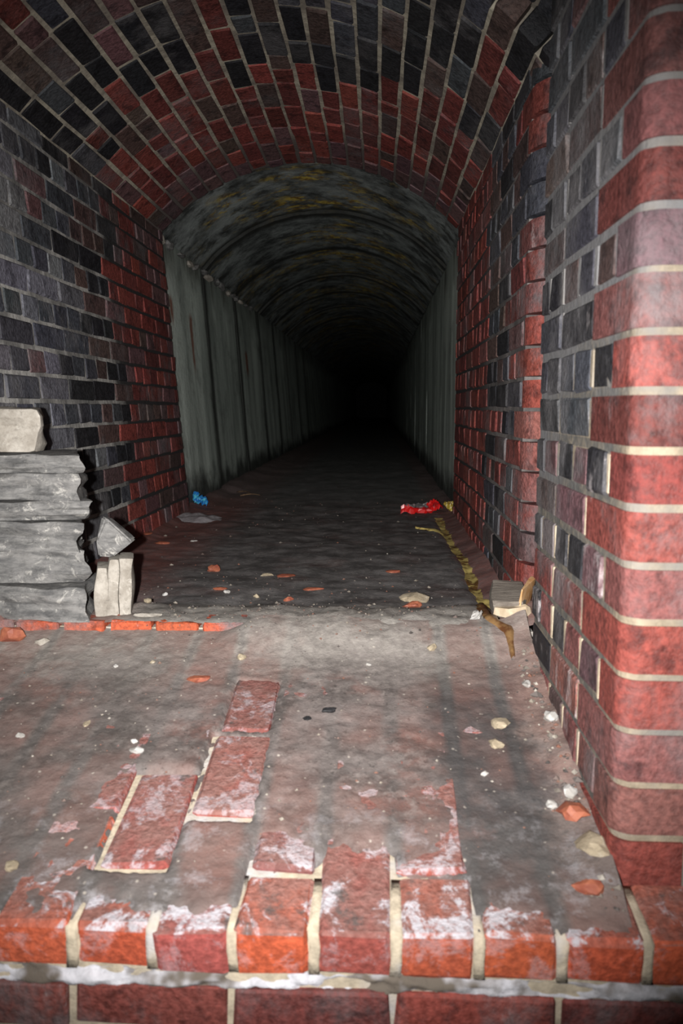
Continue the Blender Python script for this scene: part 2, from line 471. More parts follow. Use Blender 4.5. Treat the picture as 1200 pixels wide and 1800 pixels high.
for k in range(-1, 18):
    zc = 0.285 + (k - 3.5) * PR
    if zc < -0.06 or zc > 1.40: continue
    hd = k % 2 == 0
    arm = 0.215 if hd else 0.12
    place_bull(wall_right, BB[0 if hd else 1], (XR, Y_B, zc), pick({'red': 4, 'pink': 2, 'purp': 2} if zc < 1.0 else {'dred': 2, 'blue': 3, 'brown': 2}), rnd.uniform(0.2, 0.6))
    for (yc, ln) in bond(Y_B + arm + 0.01, Y_END, hd, 0.1125 if hd else 0.225):
        t = yc + rnd.uniform(-0.08, 0.08)
        hi = zc > 0.75
        if t < 2.40: c = pick({'red': 4, 'pink': 2, 'purp': 2, 'blue': 1} if not hi else {'blue': 3, 'dred': 2, 'brown': 2})
        elif t < 2.86: c = pick({'blk': 3, 'blue': 3, 'brown': 2} if hi or zc < 0.30 else {'blk': 3, 'brown': 3, 'dred': 2.5, 'blue': 1})
        else: c = pick({'red': 6, 'dred': 3, 'pink': 0.8})
        place_brick(wall_right, rnd.choice(HED if hd else STR), (XR, yc, zc), (-1, 0, 0), (0, 0, 1), c, rnd.uniform(0, 0.5), ln / (0.1025 if hd else 0.215), sz=1.05, proud=0.0018)

# ------------------------------------------------------------------ brick vault
def shell(name, R0, R1, y0, y1, amax, mat, nseg=28):
    v, f = [], []
    for i in range(nseg + 1):
        a = -amax + 2 * amax * i / nseg
        for R in (R0, R1):
            for y in (y0, y1):
                v.append((CX + R * math.sin(a), y, CZ + R * math.cos(a)))
    for i in range(nseg):
        b = i * 4
        for p, q in ((0, 1), (1, 3), (3, 2), (2, 0)):
            f.append((b + p, b + q, b + 4 + q, b + 4 + p))
    f += [(0, 1, 3, 2), tuple(nseg * 4 + q for q in (0, 2, 3, 1))]
    return mesh_from(name, v, f, mat)

ceiling = tag(link('ceiling', shell('ceiling', RB + 0.0045, RB + 0.20, Y_B + 0.05, Y_END, AMAX + 0.03, M_MORT_V)), 'brick barrel vault of the tunnel', kind='structure')
NR = 21
da = 2 * AMAX / NR
for r in range(-1, NR + 1):
    a = -AMAX + da * (r + 0.5)
    n = (-math.sin(a), 0, -math.cos(a)); up = (math.cos(a), 0, -math.sin(a))
    sh = (0.225, 0.1125)[r % 2] + rnd.uniform(-0.03, 0.03)
    cells, u = [], Y_B + rnd.choice((0.0, -0.1125, -0.06))
    while u < Y_END:
        p = 0.225 if rnd.random() < 0.60 else (0.1125 if rnd.random() < 0.5 else 0.165)
        lo, hi = max(u + 0.005, Y_B), min(u + p - 0.005, Y_END)
        if hi - lo > 0.035: cells.append(((lo + hi) / 2, hi - lo))
        u += p
    for (yc, ln) in cells:
        t = yc + rnd.uniform(-0.2, 0.2) + 0.10 * abs(a)
        if t < 2.52: c = pick({'blk': 2, 'brown': 5, 'blue': 4, 'purp': 0.8, 'dred': 0.5})
        elif t < 2.90: c = pick({'blk': 7, 'brown': 2, 'dred': 0.7, 'blue': 2})
        elif t < 3.15: c = pick({'dred': 4, 'red': 2, 'blk': 2.5, 'brown': 3})
        elif t < 3.75: c = pick({'red': 4, 'dred': 4, 'brown': 1.5, 'purp': 1})
        else: c = pick({'purp': 5, 'dred': 2, 'brown': 1})
        place_brick(ceiling, rnd.choice(STR if ln > 0.13 else HED), (CX + RB * math.sin(a), yc, CZ + RB * math.cos(a)), n, up, c, rnd.uniform(0, 0.4), ln / (0.215 if ln > 0.13 else 0.1025), sz=1.0, proud=0.003, twist=0.004)

# ------------------------------------------------------------------ mouth: slightly larger vault and right pier with rounded corner
RA = RB + 0.055
mouth = tag(link('ceiling_mouth', shell('ceiling_mouth', RA + 0.007, RA + 0.25, 1.12, Y_B + 0.03, AMAX + 0.13, M_MORT_V)), 'larger sooty brick arch over the tunnel mouth', kind='structure')
da2 = 2 * AMAX / 22
for r in range(-2, 24):
    a = -AMAX + da2 * (r + 0.5)
    for (yc, ln) in bond(1.12, Y_B - 0.004, False, (0.225, 0.1125)[r % 2]):
        place_brick(mouth, rnd.choice(STR), (CX + RA * math.sin(a), yc, CZ + RA * math.cos(a)), (-math.sin(a), 0, -math.cos(a)), (math.cos(a), 0, -math.sin(a)),
                    pick({'blk': 5, 'blue': 2, 'brown': 2, 'dred': 1}), 0.2, ln / 0.215)

Y_P = 1.112
def corner_core(name, x0, y0, R, ins, x1, y1, z0, z1, mat):
    pts = [(x0 + ins, y1)]
    for i in range(7):
        a = math.radians(90 * i / 6)
        pts.append((x0 + R - (R - ins) * math.cos(a), y0 + R - (R - ins) * math.sin(a)))
    pts += [(x1, y0 + ins), (x1, y1)]
    n = len(pts)
    v = [(p[0], p[1], z) for z in (z0, z1) for p in pts]
    f = [(i, (i + 1) % n, n + (i + 1) % n, n + i) for i in range(n)] + [tuple(range(n - 1, -1, -1)), tuple(range(n, 2 * n))]
    return mesh_from(name, v, f, mat)
R_P = 0.032
pier = tag(link('wall_right_pier', corner_core('wall_right_pier', XA, Y_P, R_P, 0.0035, 1.15, Y_AEND - 0.004, -1.0, 1.62, M_MORT_A)),
           'right brick pier of the tunnel mouth with rounded front corner', kind='structure')
PA = 0.081
M_POINT = mortar_material('mortar_pointing', (0.60, 0.50, 0.36), (0.40, 0.36, 0.31), None, None, 0.5, 0.7)
POINT = [box_mesh('mortar_joint', [(-0.008, 0.012, -0.0055, 0.0055, -0.031, 0.031)], M_POINT), box_mesh('mortar_joint', [(-0.008, 0.012, -0.0055, 0.0055, -0.031, 0.031)], M_MORT_A)]
BA = [bull_mesh('rounded_corner_brick', R_P, 0.215, 0.1025, 0.068, 11), bull_mesh('rounded_corner_brick', R_P, 0.1025, 0.215, 0.068, 12)]
for k in range(-12, 20):
    zc = -0.015 + (k + 0.5) * PA
    hd = k % 2 != 0
    arm = 0.1025 if hd else 0.215
    place_bull(pier, BA[1 if hd else 0], (XA, Y_P, zc), pick({'pink': 3, 'red': 5, 'dred': 1.5} if zc < 0.75 else {'purp': 3, 'dred': 2, 'pink': 3, 'brown': 1}, 0.80), rnd.uniform(0.12, 0.42))
    for (xc, ln) in bond(XA + (0.215 if hd else 0.1025) + 0.01, 1.15, not hd, 0.0):
        place_brick(pier, rnd.choice(STR if hd else HED), (xc, Y_P, zc), (0, -1, 0), (0, 0, 1), pick({'pink': 3, 'red': 4, 'dred': 2}), rnd.uniform(0.2, 0.6), ln / (0.215 if hd else 0.1025), sz=1.06)
    if zc < -0.3: continue
    for (yc, ln) in bond(Y_P + arm + 0.01, Y_AEND, hd, 0.0):
        if rnd.random() < 0.85:
            o = link('mortar_joint', POINT[0 if zc + (yc - 1.4) < 0.5 else 1], pier)
            o.location = (XA + 0.0075 + rnd.uniform(-0.0005, 0.0025), yc - ln / 2 - 0.005, zc)
            o.rotation_euler = (rnd.uniform(-0.05, 0.05), 0, rnd.uniform(-0.08, 0.08)); o.scale = (1, rnd.uniform(0.8, 1.3), rnd.uniform(0.95, 1.08))
        s = (yc - 1.2) * 1.0 + (zc - 0.36) / 0.45 + rnd.uniform(-0.35, 0.35)
        if s > 0.45: c = pick({'blk': 3, 'blue': 5, 'brown': 1.2, 'purp': 0.6}); b = rnd.uniform(0.3, 0.6)
        elif s > 0.1: c = pick({'blk': 2, 'brown': 2, 'purp': 2, 'pink': 2}); b = rnd.uniform(0.2, 0.7)
        else: c = pick({'pink': 4, 'red': 4, 'purp': 1}, 0.85); b = rnd.uniform(0.35, 0.85)
        if zc < 0.14 and yc > 1.5: c = pick({'blk': 2, 'pink': 2, 'brown': 2})
        place_brick(pier, rnd.choice(HED if hd else STR), (XA, yc, zc), (-1, 0, 0), (0, 0, 1), c, b, ln / (0.1025 if hd else 0.215), sz=1.04, proud=0.002, twist=0.0025)

# ------------------------------------------------------------------ concrete lining deeper in
YCR = [3.97, 5.55, 7.0, 8.1, 9.3, 10.6, 12.0]
def conc_panel(name, parent, side, y0, y1, off, seed):
    zs = lin(-0.08, 1.42, 22)
    ny = max(4, int((y1 - y0) / 0.12)) if y1 - y0 < 3 else 10
    ys = lin(y0 + 0.010, y1 - 0.045, ny)
    def fn(y, z):
        e = min(y - ys[0], ys[-1] - y)
        d = 0.005 * nz(y * 2 + seed, z * 1.5) + 0.0015 * nz(y * 7, z * 6, seed)
        rough = 0.0
        if side == 'l': return (x_left(z) - 0.038 + off + d + rough, y, z)
        return (XR + 0.034 - off - d - rough, y, z)
    v = [fn(y, z) for y in ys for z in zs]
    sx = -0.16 if side == 'l' else 0.16
    nv = len(v); n = len(zs)
    v += [(p[0] + sx, p[1], p[2]) for p in v]
    f = []
    for i in range(len(ys) - 1):
        for j in range(n - 1):
            q = (i * n + j, (i + 1) * n + j, (i + 1) * n + j + 1, i * n + j + 1)
            f.append(q); f.append(tuple(nv + t for t in q[::-1]))
    for i in (0, len(ys) - 1):
        for j in range(n - 1):
            f.append((i * n + j, i * n + j + 1, nv + i * n + j + 1, nv + i * n + j))
    for j in (0, n - 1):
        for i in range(len(ys) - 1):
            f.append((i * n + j, (i + 1) * n + j, nv + (i + 1) * n + j, nv + i * n + j))
    me = mesh_from(name, v, f, M_CONC, True); me.set_sharp_from_angle(angle=math.radians(40))
    link(name, me, parent)
M_JOINT_SHADE = plain_material('joint_shade_black', (0.012, 0.012, 0.011), (0.03, 0.03, 0.027))  # black for open joints, and painted shade at the first panel and far end
far_left = tag(link('wall_left_far', mesh_from('wall_left_far', [(x_left(z) - d, y, z) for d in (0.085, 0.3) for y in (Y_END, 40) for z in (-0.12, 1.44)],
               [(0, 1, 3, 2), (4, 6, 7, 5), (0, 4, 5, 1), (2, 3, 7, 6), (0, 2, 6, 4), (1, 5, 7, 3)], M_JOINT_SHADE)), 'left wall of grey concrete panels deep in the tunnel', kind='structure')
far_right = tag(link('wall_right_far', box_mesh('wall_right_far', [(XR + 0.08, 0.7, Y_END, 40, -0.12, 1.44)], M_JOINT_SHADE)), 'right wall of grey concrete panels deep in the tunnel', kind='structure')
for i in range(len(YC) - 1):
    conc_panel('concrete_panel', far_left, 'l', YC[i] + (0.08 if i == 0 else 0), YC[i + 1], (0.0, -0.010, -0.014, -0.018, -0.022, -0.024, -0.026)[i], i * 7.3)  # late start bares black backing, drawn for the shadow of the brick edge
conc_panel('concrete_panel', far_left, 'l', 12.0, 40, -0.03, 99)
for i in range(len(YCR) - 1):
    conc_panel('concrete_panel', far_right, 'r', YCR[i], YCR[i + 1], (0.0, -0.010, -0.014, -0.018, -0.020, -0.022)[i], 50 + i * 5.1)
conc_panel('concrete_panel', far_right, 'r', 12.0, 40, -0.026, 98)
far_ceiling = tag(link('ceiling_far', shell('ceiling_far', RB + 0.11, RB + 0.3, Y_END, 40, AMAX + 0.05, M_JOINT_SHADE)), 'concrete barrel vault stained ochre deep in the tunnel', kind='structure')
def conc_ring(y0, y1, off, seed):
    nseg = 44
    ys = lin(y0 + 0.006, y1 - 0.04, 9 if y1 - y0 < 3 else 12)
    v, f = [], []
    am = AMAX + 0.02
    R = RB + 0.034 + off
    for y in ys:
        for i in range(nseg + 1):
            a = -am + 2 * am * i / nseg
            e = 0.0
            d = 0.007 * nz(a * 5 + seed, y * 3) + 0.003 * nz(a * 14, y * 8, seed)
            v.append((CX + (R + d + e) * math.sin(a), y, CZ + (R + d + e) * math.cos(a)))
    nv = len(v); n = nseg + 1
    for y in ys:
        for i in range(nseg + 1):
            a = -am + 2 * am * i / nseg
            v.append((CX + (R + 0.12) * math.sin(a), y, CZ + (R + 0.12) * math.cos(a)))
    for i in range(len(ys) - 1):
        for j in range(n - 1):
            q = (i * n + j, (i + 1) * n + j, (i + 1) * n + j + 1, i * n + j + 1)
            f.append(q); f.append(tuple(nv + t for t in q[::-1]))
    for i in (0, len(ys) - 1):
        for j in range(n - 1):
            f.append((i * n + j, i * n + j + 1, nv + i * n + j + 1, nv + i * n + j))
    for j in (0, n - 1):
        for i in range(len(ys) - 1):
            f.append((i * n + j, (i + 1) * n + j, nv + (i + 1) * n + j, nv + i * n + j))
    me = mesh_from('concrete_ring', v, f, M_CONV, True); me.set_sharp_from_angle(angle=math.radians(40))
    link('concrete_ring', me, far_ceiling)
for i in range(len(YC) - 1):
    conc_ring(YC[i], YC[i + 1], (0.0, -0.007, 0.004, -0.006, 0.004, -0.004, 0.006)[i], i * 3.7)
conc_ring(12.0, 40.0, 0.028, 77)
tag(link('wall_end', box_mesh('wall_end', [(-1.4, 0.9, 40.0, 40.2, -0.2, 2.0)], M_JOINT_SHADE)), 'unlit end of the tunnel, its darkness painted black', kind='structure')  # black surface closing the bore, standing in for the unlit depth

# broken mortar fillet along the left springing of the concrete, each lump its own part
for i in range(15):
    y = 4.02 + i * 0.20 + rnd.uniform(-0.05, 0.05)
    bm = bmesh.new(); bmesh.ops.create_icosphere(bm, subdivisions=1, radius=1)
    for v in bm.verts: v.co *= 1 + rnd.uniform(-0.3, 0.3)
    me = bpy.data.meshes.new('mortar_lump'); bm.to_mesh(me); bm.free(); me.materials.append(M_STONE_P if i % 3 == 0 else M_STONE)
    o = link('mortar_lump', me, far_left)
    o.location = (x_left(1.34) - 0.03, y, 1.352 + rnd.uniform(-0.01, 0.01)); o.scale = (0.022, rnd.uniform(0.035, 0.08), rnd.uniform(0.012, 0.024)); o.rotation_euler = (rnd.uniform(-0.3, 0.3), 0, rnd.uniform(-0.2, 0.2))

# ------------------------------------------------------------------ floor of the tunnel
def z_floor(x, y):
    z = 0.010 * nz(x * 3.1, y * 2.7) + 0.006 * nz(x * 9, y * 9, 3) + 0.003 * nz(x * 27, y * 27, 5)
    sill = sstep(1.80, 1.845, y) * (1 - sstep(1.96, 2.12, y + 0.06 * nz(x * 5, 1.3)))
    z += sill * (0.026 + 0.008 * nz(x * 14, y * 14, 9) + 0.006 * nz(x * 40, y * 40, 2))
    if y < 5:
        z += 0.030 * sstep(-0.88, -1.0, x) + 0.02 * sstep(0.33, 0.40, x)
        z -= 0.018 * math.exp(-((x - 0.302 - 0.01 * nz(y * 3, 4.4)) / 0.020) ** 2) * (1 - sstep(3.7, 4.0, y))
    else:
        z += 0.035 * sstep(-0.80, -1.0, x)
    return z - 0.004
xs = lin(-1.13, 0.46, 110)
ys = lin(1.832, 4.3, 150) + lin(4.34, 8, 50)[1:] + lin(8.2, 40, 60)
floor = tag(link('floor', grid_mesh('floor', xs, ys, lambda x, y: (x, y, z_floor(x, y)), M_FLOOR)), 'dark dirt floor of the tunnel', kind='structure')

# ramp: brick paving under a thin skin of dirt
JX = [-0.308 + 0.1125 * k for k in range(-7, 11)]        # upright joints of the edge course
ramp = tag(link('floor_ramp', box_mesh('floor_ramp', [(-1.2, XA - 0.004, Y_FRONT + 0.006, Y_FRONT + 0.30, -1.0, -0.215)], M_MORT_F)), 'sloping brick paving in front of the tunnel, mostly under dirt', kind='structure')
me = mesh_from('floor_ramp', [(x, y, z) for x in (-1.2, XA - 0.002) for (y, z) in ((Y_FRONT + 0.012, z_ramp(1.012) - 0.0075), (1.86, z_ramp(1.86) - 0.0075), (1.86, -0.4), (Y_FRONT + 0.012, -0.4))],
               [(0, 1, 2, 3), (4, 7, 6, 5), (0, 4, 5, 1), (1, 5, 6, 2), (2, 6, 7, 3), (3, 7, 4, 0)], M_MORT_F)
ramp.data = me
RB_F = [brick_mesh('paving_brick', 0.1025, 0.215, 0.066, 300 + i, RAMP, 0.0075, M_PAVE) for i in range(6)]
RB_H = [brick_mesh('paving_brick', 0.1025, 0.1025, 0.066, 320 + i, RAMP, 0.0075, M_PAVE) for i in range(6)]
EXP = [(-0.428, -0.312, 1.100, 1.330), (-0.313, -0.202, 1.210, 1.445), (-0.298, -0.205, 1.455, 1.62)]
for k in range(len(JX) - 1):
    xc = (JX[k] + JX[k + 1]) / 2
    right = xc > XA - 0.02
    y = Y_FRONT
    first = True
    half = (k + 0) % 2 == 0
    while y < (1.05 if right else 1.72):
        L = 0.1025 if (first and half) or right else 0.215
        lst = RB_H if L < 0.15 else RB_F
        o = bpy.data.objects.new('brick', rnd.choice(lst)); COL.objects.link(o); o.parent = ramp
        o.location = (xc + rnd.uniform(-0.002, 0.002), y + rnd.uniform(-0.003, 0.003) * (1 if first else 0.3), z_ramp(y) - 0.033 + rnd.uniform(-0.001, 0.002))
        if first: c = pick({'orng': 6, 'red': 1.5}); b = rnd.uniform(0.3, 0.7)
        else: c = pick({'pink': 3, 'red': 3}); c = tuple(q * 0.85 for q in c); b = rnd.uniform(0.3, 0.6)
        o.color = (*c, b)
        y += L + 0.010
        first = False

EDGE = {-0.53: 0.0, -0.42: 0.005, -0.31: 0.035, -0.195: 0.04, -0.083: 0.15, 0.03: 0.165, 0.142: 0.115, 0.255: 0.03, 0.37: 0.005}
EK = sorted(EDGE)
def edge_bare(x):
    for i in range(len(EK) - 1):
        if EK[i] <= x < EK[i + 1]: return EDGE[EK[i + 1]]
    return 0.03
def z_dirt(x, y):
    z = z_ramp(y) + 0.0035 + 0.0030 * nz(x * 8, y * 8, 2) + 0.0025 * nz(x * 30, y * 30, 7) + 0.0015 * nz(x * 70, y * 70, 1)
    wob = 0.030 * nz(x * 16, y * 14, 11) + 0.020 * nz(x * 50, y * 45, 4) + 0.010 * nz(x * 110, y * 110, 6)
    bare = 1 - sstep(edge_bare(x) - 0.03, edge_bare(x) + 0.03, (y - Y_FRONT) + wob)
    for (a, b, c, d) in EXP:
        w2 = 0.005 * nz(x * 45, y * 45, 21) + 0.003 * nz(x * 110, y * 110, 2)
        m = sstep(a - 0.006, a + 0.004, x + w2) * (1 - sstep(b - 0.004, b + 0.006, x + w2)) * sstep(c - 0.008, c + 0.004, y + w2) * (1 - sstep(d - 0.004, d + 0.01, y + w2))
        bare = max(bare, m)
    z -= 0.013 * bare
    # dirt and rubble banked against the pier
    z += 0.030 * sstep(0.285, 0.36, x) * sstep(1.02, 1.10, y) * (0.7 + 0.6 * nz(x * 12, y * 12, 5))
    z += 0.004 * sstep(1.66, 1.80, y) + (0.024 + 0.010 * nz(x * 9, 6.6)) * sstep(1.70, 1.835, y) * sstep(-0.40, -0.28, x + 0.06 * nz(x * 7, y * 7, 4))
    return z
xs = lin(-1.12, XA + 0.004, 260)
ys = lin(Y_FRONT + 0.012, 1.86, 170)
tag(link('floor_ramp_dirt', grid_mesh('floor_ramp_dirt', xs, ys, lambda x, y: (x, y, z_dirt(x, y)), M_RAMP)), 'thin grey-brown dirt over the sloping paving', kind='structure')

# row of orange bricks showing in the little riser at the top of the ramp
riser = tag(link('trim_1', box_mesh('trim_1', [(-1.05, XA + 0.02, Y_RAMP + 0.01, Y_RAMP + 0.10, -0.10, 0.006)], M_MORT_F)), 'low brick riser at the head of the slope', kind='structure')
for i in range(11):
    xc = -0.70 + (i - 2) * 0.1125 + 0.0
    c = pick({'orng': 1}) if xc < -0.33 else pick({'brown': 3, 'dred': 1})
    o = place_brick(riser, rnd.choice(HED), (xc, Y_RAMP, -0.012 if xc < -0.33 else -0.026), (0, -1, 0), (0, 0, 1), c, 0.5, proud=0.005, twist=0.03)

# ------------------------------------------------------------------ retaining wall under the ramp edge
front = tag(link('wall_front', box_mesh('wall_front', [(-1.2, 0.85, Y_FRONT + 0.008, Y_P, -1.0, -0.2)], M_MORT_F)), 'low brick wall under the front edge of the slope', kind='structure')
zc = -0.181 - 0.066 - 0.022 - 0.033
for c_i in range(9):
    hd = c_i % 2 == 1
    for (xc, ln) in bond(-1.2, 0.82, hd, (0.1 if hd else 0.1)):
        place_brick(front, rnd.choice(HED if hd else STR), (xc, Y_FRONT + 0.002, zc), (0, -1, 0), (0, 0, 1), pick({'red': 4, 'dred': 3, 'brown': 1}), rnd.uniform(0.2, 0.6), ln / (0.1025 if hd else 0.215), sz=1.0, proud=0.004)
    zc -= 0.077
# salty mortar bed between the edge course and the wall
xs = lin(-1.2, 0.8, 330)
def crust(x, t):
    a = math.pi * t
    h = 0.0125 + 0.008 * nz(x * 24, 1.1) + 0.005 * nz(x * 70, 3.1)
    d = 0.004 + 0.018 * nz(x * 13, t * 2, 3.3) + 0.008 * nz(x * 45, t * 5, 8)
    return (x, Y_FRONT + 0.008 - max(-0.006, d) * math.sin(a) - 0.002, -0.258 + h * math.cos(a) + 0.004 * nz(x * 9, 5))
me = grid_mesh('mortar_bed', xs, lin(0, 1, 8), crust, M_SALT)
link('mortar_bed', me, front)
# upright joints of the edge course
for k, x in enumerate(JX):
    if x < -0.95: continue
    bm = bmesh.new(); bmesh.ops.create_cube(bm, size=1)
    bmesh.ops.subdivide_edges(bm, edges=list(bm.edges), cuts=2, use_grid_fill=True)
    for v in bm.verts:
        v.co = Vector((v.co.x * 0.015, (v.co.y + 0.5) * 0.10, v.co.z * 0.060))
        v.co.z += RAMP * v.co.y
        v.co += Vector((nz(x * 50 + v.co.z * 60, v.co.y * 30) * 0.004, nz(v.co.z * 40, x * 30) * 0.002, nz(v.co.y * 40, x * 30, 4) * 0.003))
    me = bpy.data.meshes.new('mortar_joint'); bm.to_mesh(me); bm.free(); me.materials.append(M_MORT_F)
    for p in me.polygons: p.use_smooth = True
    o = link('mortar_joint', me, ramp); o.location = (x, Y_FRONT + 0.001, -0.181 - 0.0335)

# ------------------------------------------------------------------ loose things
def rock_mesh(name, seed, mat, sub=2, amp=0.28, squash=1.0, facets=0):
    r = random.Random(seed)
    bm = bmesh.new(); bmesh.ops.create_icosphere(bm, subdivisions=sub, radius=1)
    off = Vector((seed * 1.7, seed * 0.9, seed * 2.3))
    for v in bm.verts:
        n = v.co.normalized()
        v.co = n * (1 + amp * noise.noise(n * 1.4 + off) * 1.6 + amp * 0.4 * noise.noise(n * 3.5 + off))
    planes = [Vector((r.uniform(-1, 1), r.uniform(-1, 1), r.uniform(-1, 1))).normalized() for _ in range(facets)]
    for p in planes:
        lim = r.uniform(0.55, 0.8)
        for v in bm.verts:
            d = v.co.dot(p)
            if d > lim: v.co -= p * (d - lim)
    me = bpy.data.meshes.new(name); bm.to_mesh(me); bm.free(); me.materials.append(mat)
    return me

def ground(x, y):
    if y < 1.80: return z_dirt(x, y)
    if y < 1.86: return max(z_dirt(x, y), z_floor(x, y))
    return z_floor(x, y)

def rough_slab(name, w, d, h, seed, mat, ragged=0.012, cuts=(12, 6, 4), rounded=0.016, taper=0.0):
    """broken slab: origin at its underside centre"""
    v, f, idx = [], [], {}
    nx, ny, nzz = cuts
    def vert(i, j, k):
        if (i, j, k) in idx: return idx[(i, j, k)]
        x, y, z = (i / nx - 0.5) * w, (j / ny - 0.5) * d, k / nzz * h
        # round the arrises
        for (c, half) in (('x', w / 2), ('y', d / 2)):
            pass
        ex = max(0, abs(x) - (w / 2 - rounded)); ey = max(0, abs(y) - (d / 2 - rounded)); ez = max(0, abs(z - h / 2) - (h / 2 - rounded * 0.7))
        L = math.sqrt(ex * ex + ey * ey + ez * ez)
        if L > rounded:
            s = rounded / L
            x = math.copysign(abs(x) - ex + ex * s, x); y = math.copysign(abs(y) - ey + ey * s, y)
            z = h / 2 + math.copysign(abs(z - h / 2) - ez + ez * s, z - h / 2)
        side = sstep(w / 2 - 0.08, w / 2, abs(x)) * math.copysign(1, x)
        front_ = sstep(d / 2 - 0.06, d / 2, abs(y)) * math.copysign(1, y)
        p = Vector((x * 9 + seed, y * 9, z * 16 + seed))
        x += side * ragged * 1.6 * noise.noise(p); y += front_ * ragged * noise.noise(p * 1.7 + Vector((3, 3, 3)))
        if taper and x > 0: x -= side * taper * (y + d / 2)
        lay = 0.006 * min(1.0, (w / 0.2) ** 1.5) * math.sin(z / max(h, 0.01) * 9 + seed + x * 4)
        y += front_ * lay; x += side * lay
        if 0 < k: z += ragged * 0.35 * noise.noise(Vector((x * 14, y * 14, seed + k)))
        idx[(i, j, k)] = len(v); v.append((x, y, max(z, 0.0)))
        return idx[(i, j, k)]
    for i in range(nx):
        for j in range(ny):
            for k in (0, nzz): f.append((vert(i, j, k), vert(i + 1, j, k), vert(i + 1, j + 1, k), vert(i, j + 1, k)))
    for i in range(nx):
        for k in range(nzz):
            for j in (0, ny): f.append((vert(i, j, k), vert(i + 1, j, k), vert(i + 1, j, k + 1), vert(i, j, k + 1)))
    for j in range(ny):
        for k in range(nzz):
            for i in (0, nx): f.append((vert(i, j, k), vert(i, j + 1, k), vert(i, j + 1, k + 1), vert(i, j, k + 1)))
    me = mesh_from(name, v, f, mat, True)
    me.set_sharp_from_angle(angle=math.radians(38))
    return me

# the stack of broken stone slabs by the left wall: (right edge X, left X, z0, z1, yaw, front Y, material, label)
STACK = [
    (-0.690, -0.985, 0.022, 0.103, -0.06, 1.84, M_STONE, 'dark grey broken stone slab at the very bottom of the stack'),
    (-0.697, -0.985, 0.103, 0.186, 0.03, 1.86, M_STONE, 'grey stone slab directly above the bottom slab of the stack'),
    (-0.704, -0.985, 0.186, 0.258, -0.03, 1.86, M_STONE, 'grey stone slab in the stack level with the wedge-shaped stone'),
    (-0.692, -0.985, 0.258, 0.308, 0.04, 1.865, M_STONE, 'thin grey slab in the middle of the stone stack with a jutting end'),
    (-0.700, -0.985, 0.308, 0.372, 0.0, 1.86, M_STONE, 'grey slab with white lime spots third from the top of the stack'),
    (-0.706, -0.985, 0.372, 0.420, -0.02, 1.87, M_STONE, 'grey slab directly under the pale uppermost block of the stack'),
]
for i, (x1, x0, z0, z1, yaw, yf, mt, lab) in enumerate(STACK):
    w, h = x1 - x0, z1 - z0
    o = link('stone_slab', rough_slab('stone_slab', w, 0.17, h - 0.001, 3.1 * i + 1, mt, 0.017, (16, 6, 6), (0.007, 0.012, 0.006, 0.009, 0.005, 0.010)[i], (0.25, 0.42, 0.45, 0.40, 0.42, 0.42)[i]))
    o.location = ((x0 + x1) / 2, yf + 0.085, z0); o.rotation_euler = ((0.02, -0.02, 0.015, 0.0, -0.015, 0.01)[i], (0.012, -0.008, 0.010, -0.012, 0.006, -0.006)[i], yaw)
    tag(o, lab, 'stone slab', 'stacked stone slabs by the left wall')
o = link('stone_block', rough_slab('stone_block', 0.19, 0.14, 0.108, 44.0, M_STONE_P, 0.016, (8, 6, 5), 0.024, 0.42))
o.location = (-0.893, 1.94, 0.421); tag(o, 'pale buff stone block topping the stack of slabs', 'stone block')

# upright ribbed block beside the stack, three vertical ribs
t = bpy.data.objects.new('ribbed_block', None); COL.objects.link(t); t.location = (-0.640, 1.885, 0.016); t.rotation_euler = (0, 0.05, 0.30)
tag(t, 'pale ribbed stone block standing upright beside the slab stack', 'stone block')
for i, (xo, w, h, dy) in enumerate(((-0.036, 0.030, 0.125, 0.004), (-0.008, 0.032, 0.145, 0.0), (0.022, 0.036, 0.150, -0.006))):
    o = link('rib', rough_slab('rib', w, 0.09, h, 60 + i * 3.3, M_STONE_P, 0.005, (4, 5, 8), 0.009), t)
    o.location = (xo, dy + 0.045, 0)
# wedge stone
v = [(-0.035, 0.0, 0.0), (0.004, -0.012, 0.0), (0.046, 0.018, 0.034), (-0.036, -0.01, 0.036), (-0.012, 0.0, 0.096), (-0.030, 0.02, 0.098),
     (-0.034, 0.06, 0.0), (0.006, 0.06, 0.004), (0.044, 0.06, 0.036), (-0.02, 0.06, 0.09)]
bm = bmesh.new()
for q in v: bm.verts.new(q)
bmesh.ops.convex_hull(bm, input=list(bm.verts))
bmesh.ops.bevel(bm, geom=list(bm.edges), offset=0.004, segments=2, affect='EDGES')
me = bpy.data.meshes.new('wedge_stone'); bm.to_mesh(me); bm.free(); me.materials.append(M_STONE)
o = link('wedge_stone', me); o.location = (-0.650, 1.90, 0.166)
tag(o, 'wedge-shaped grey stone leaning on the slab stack above the upright block', 'stone')

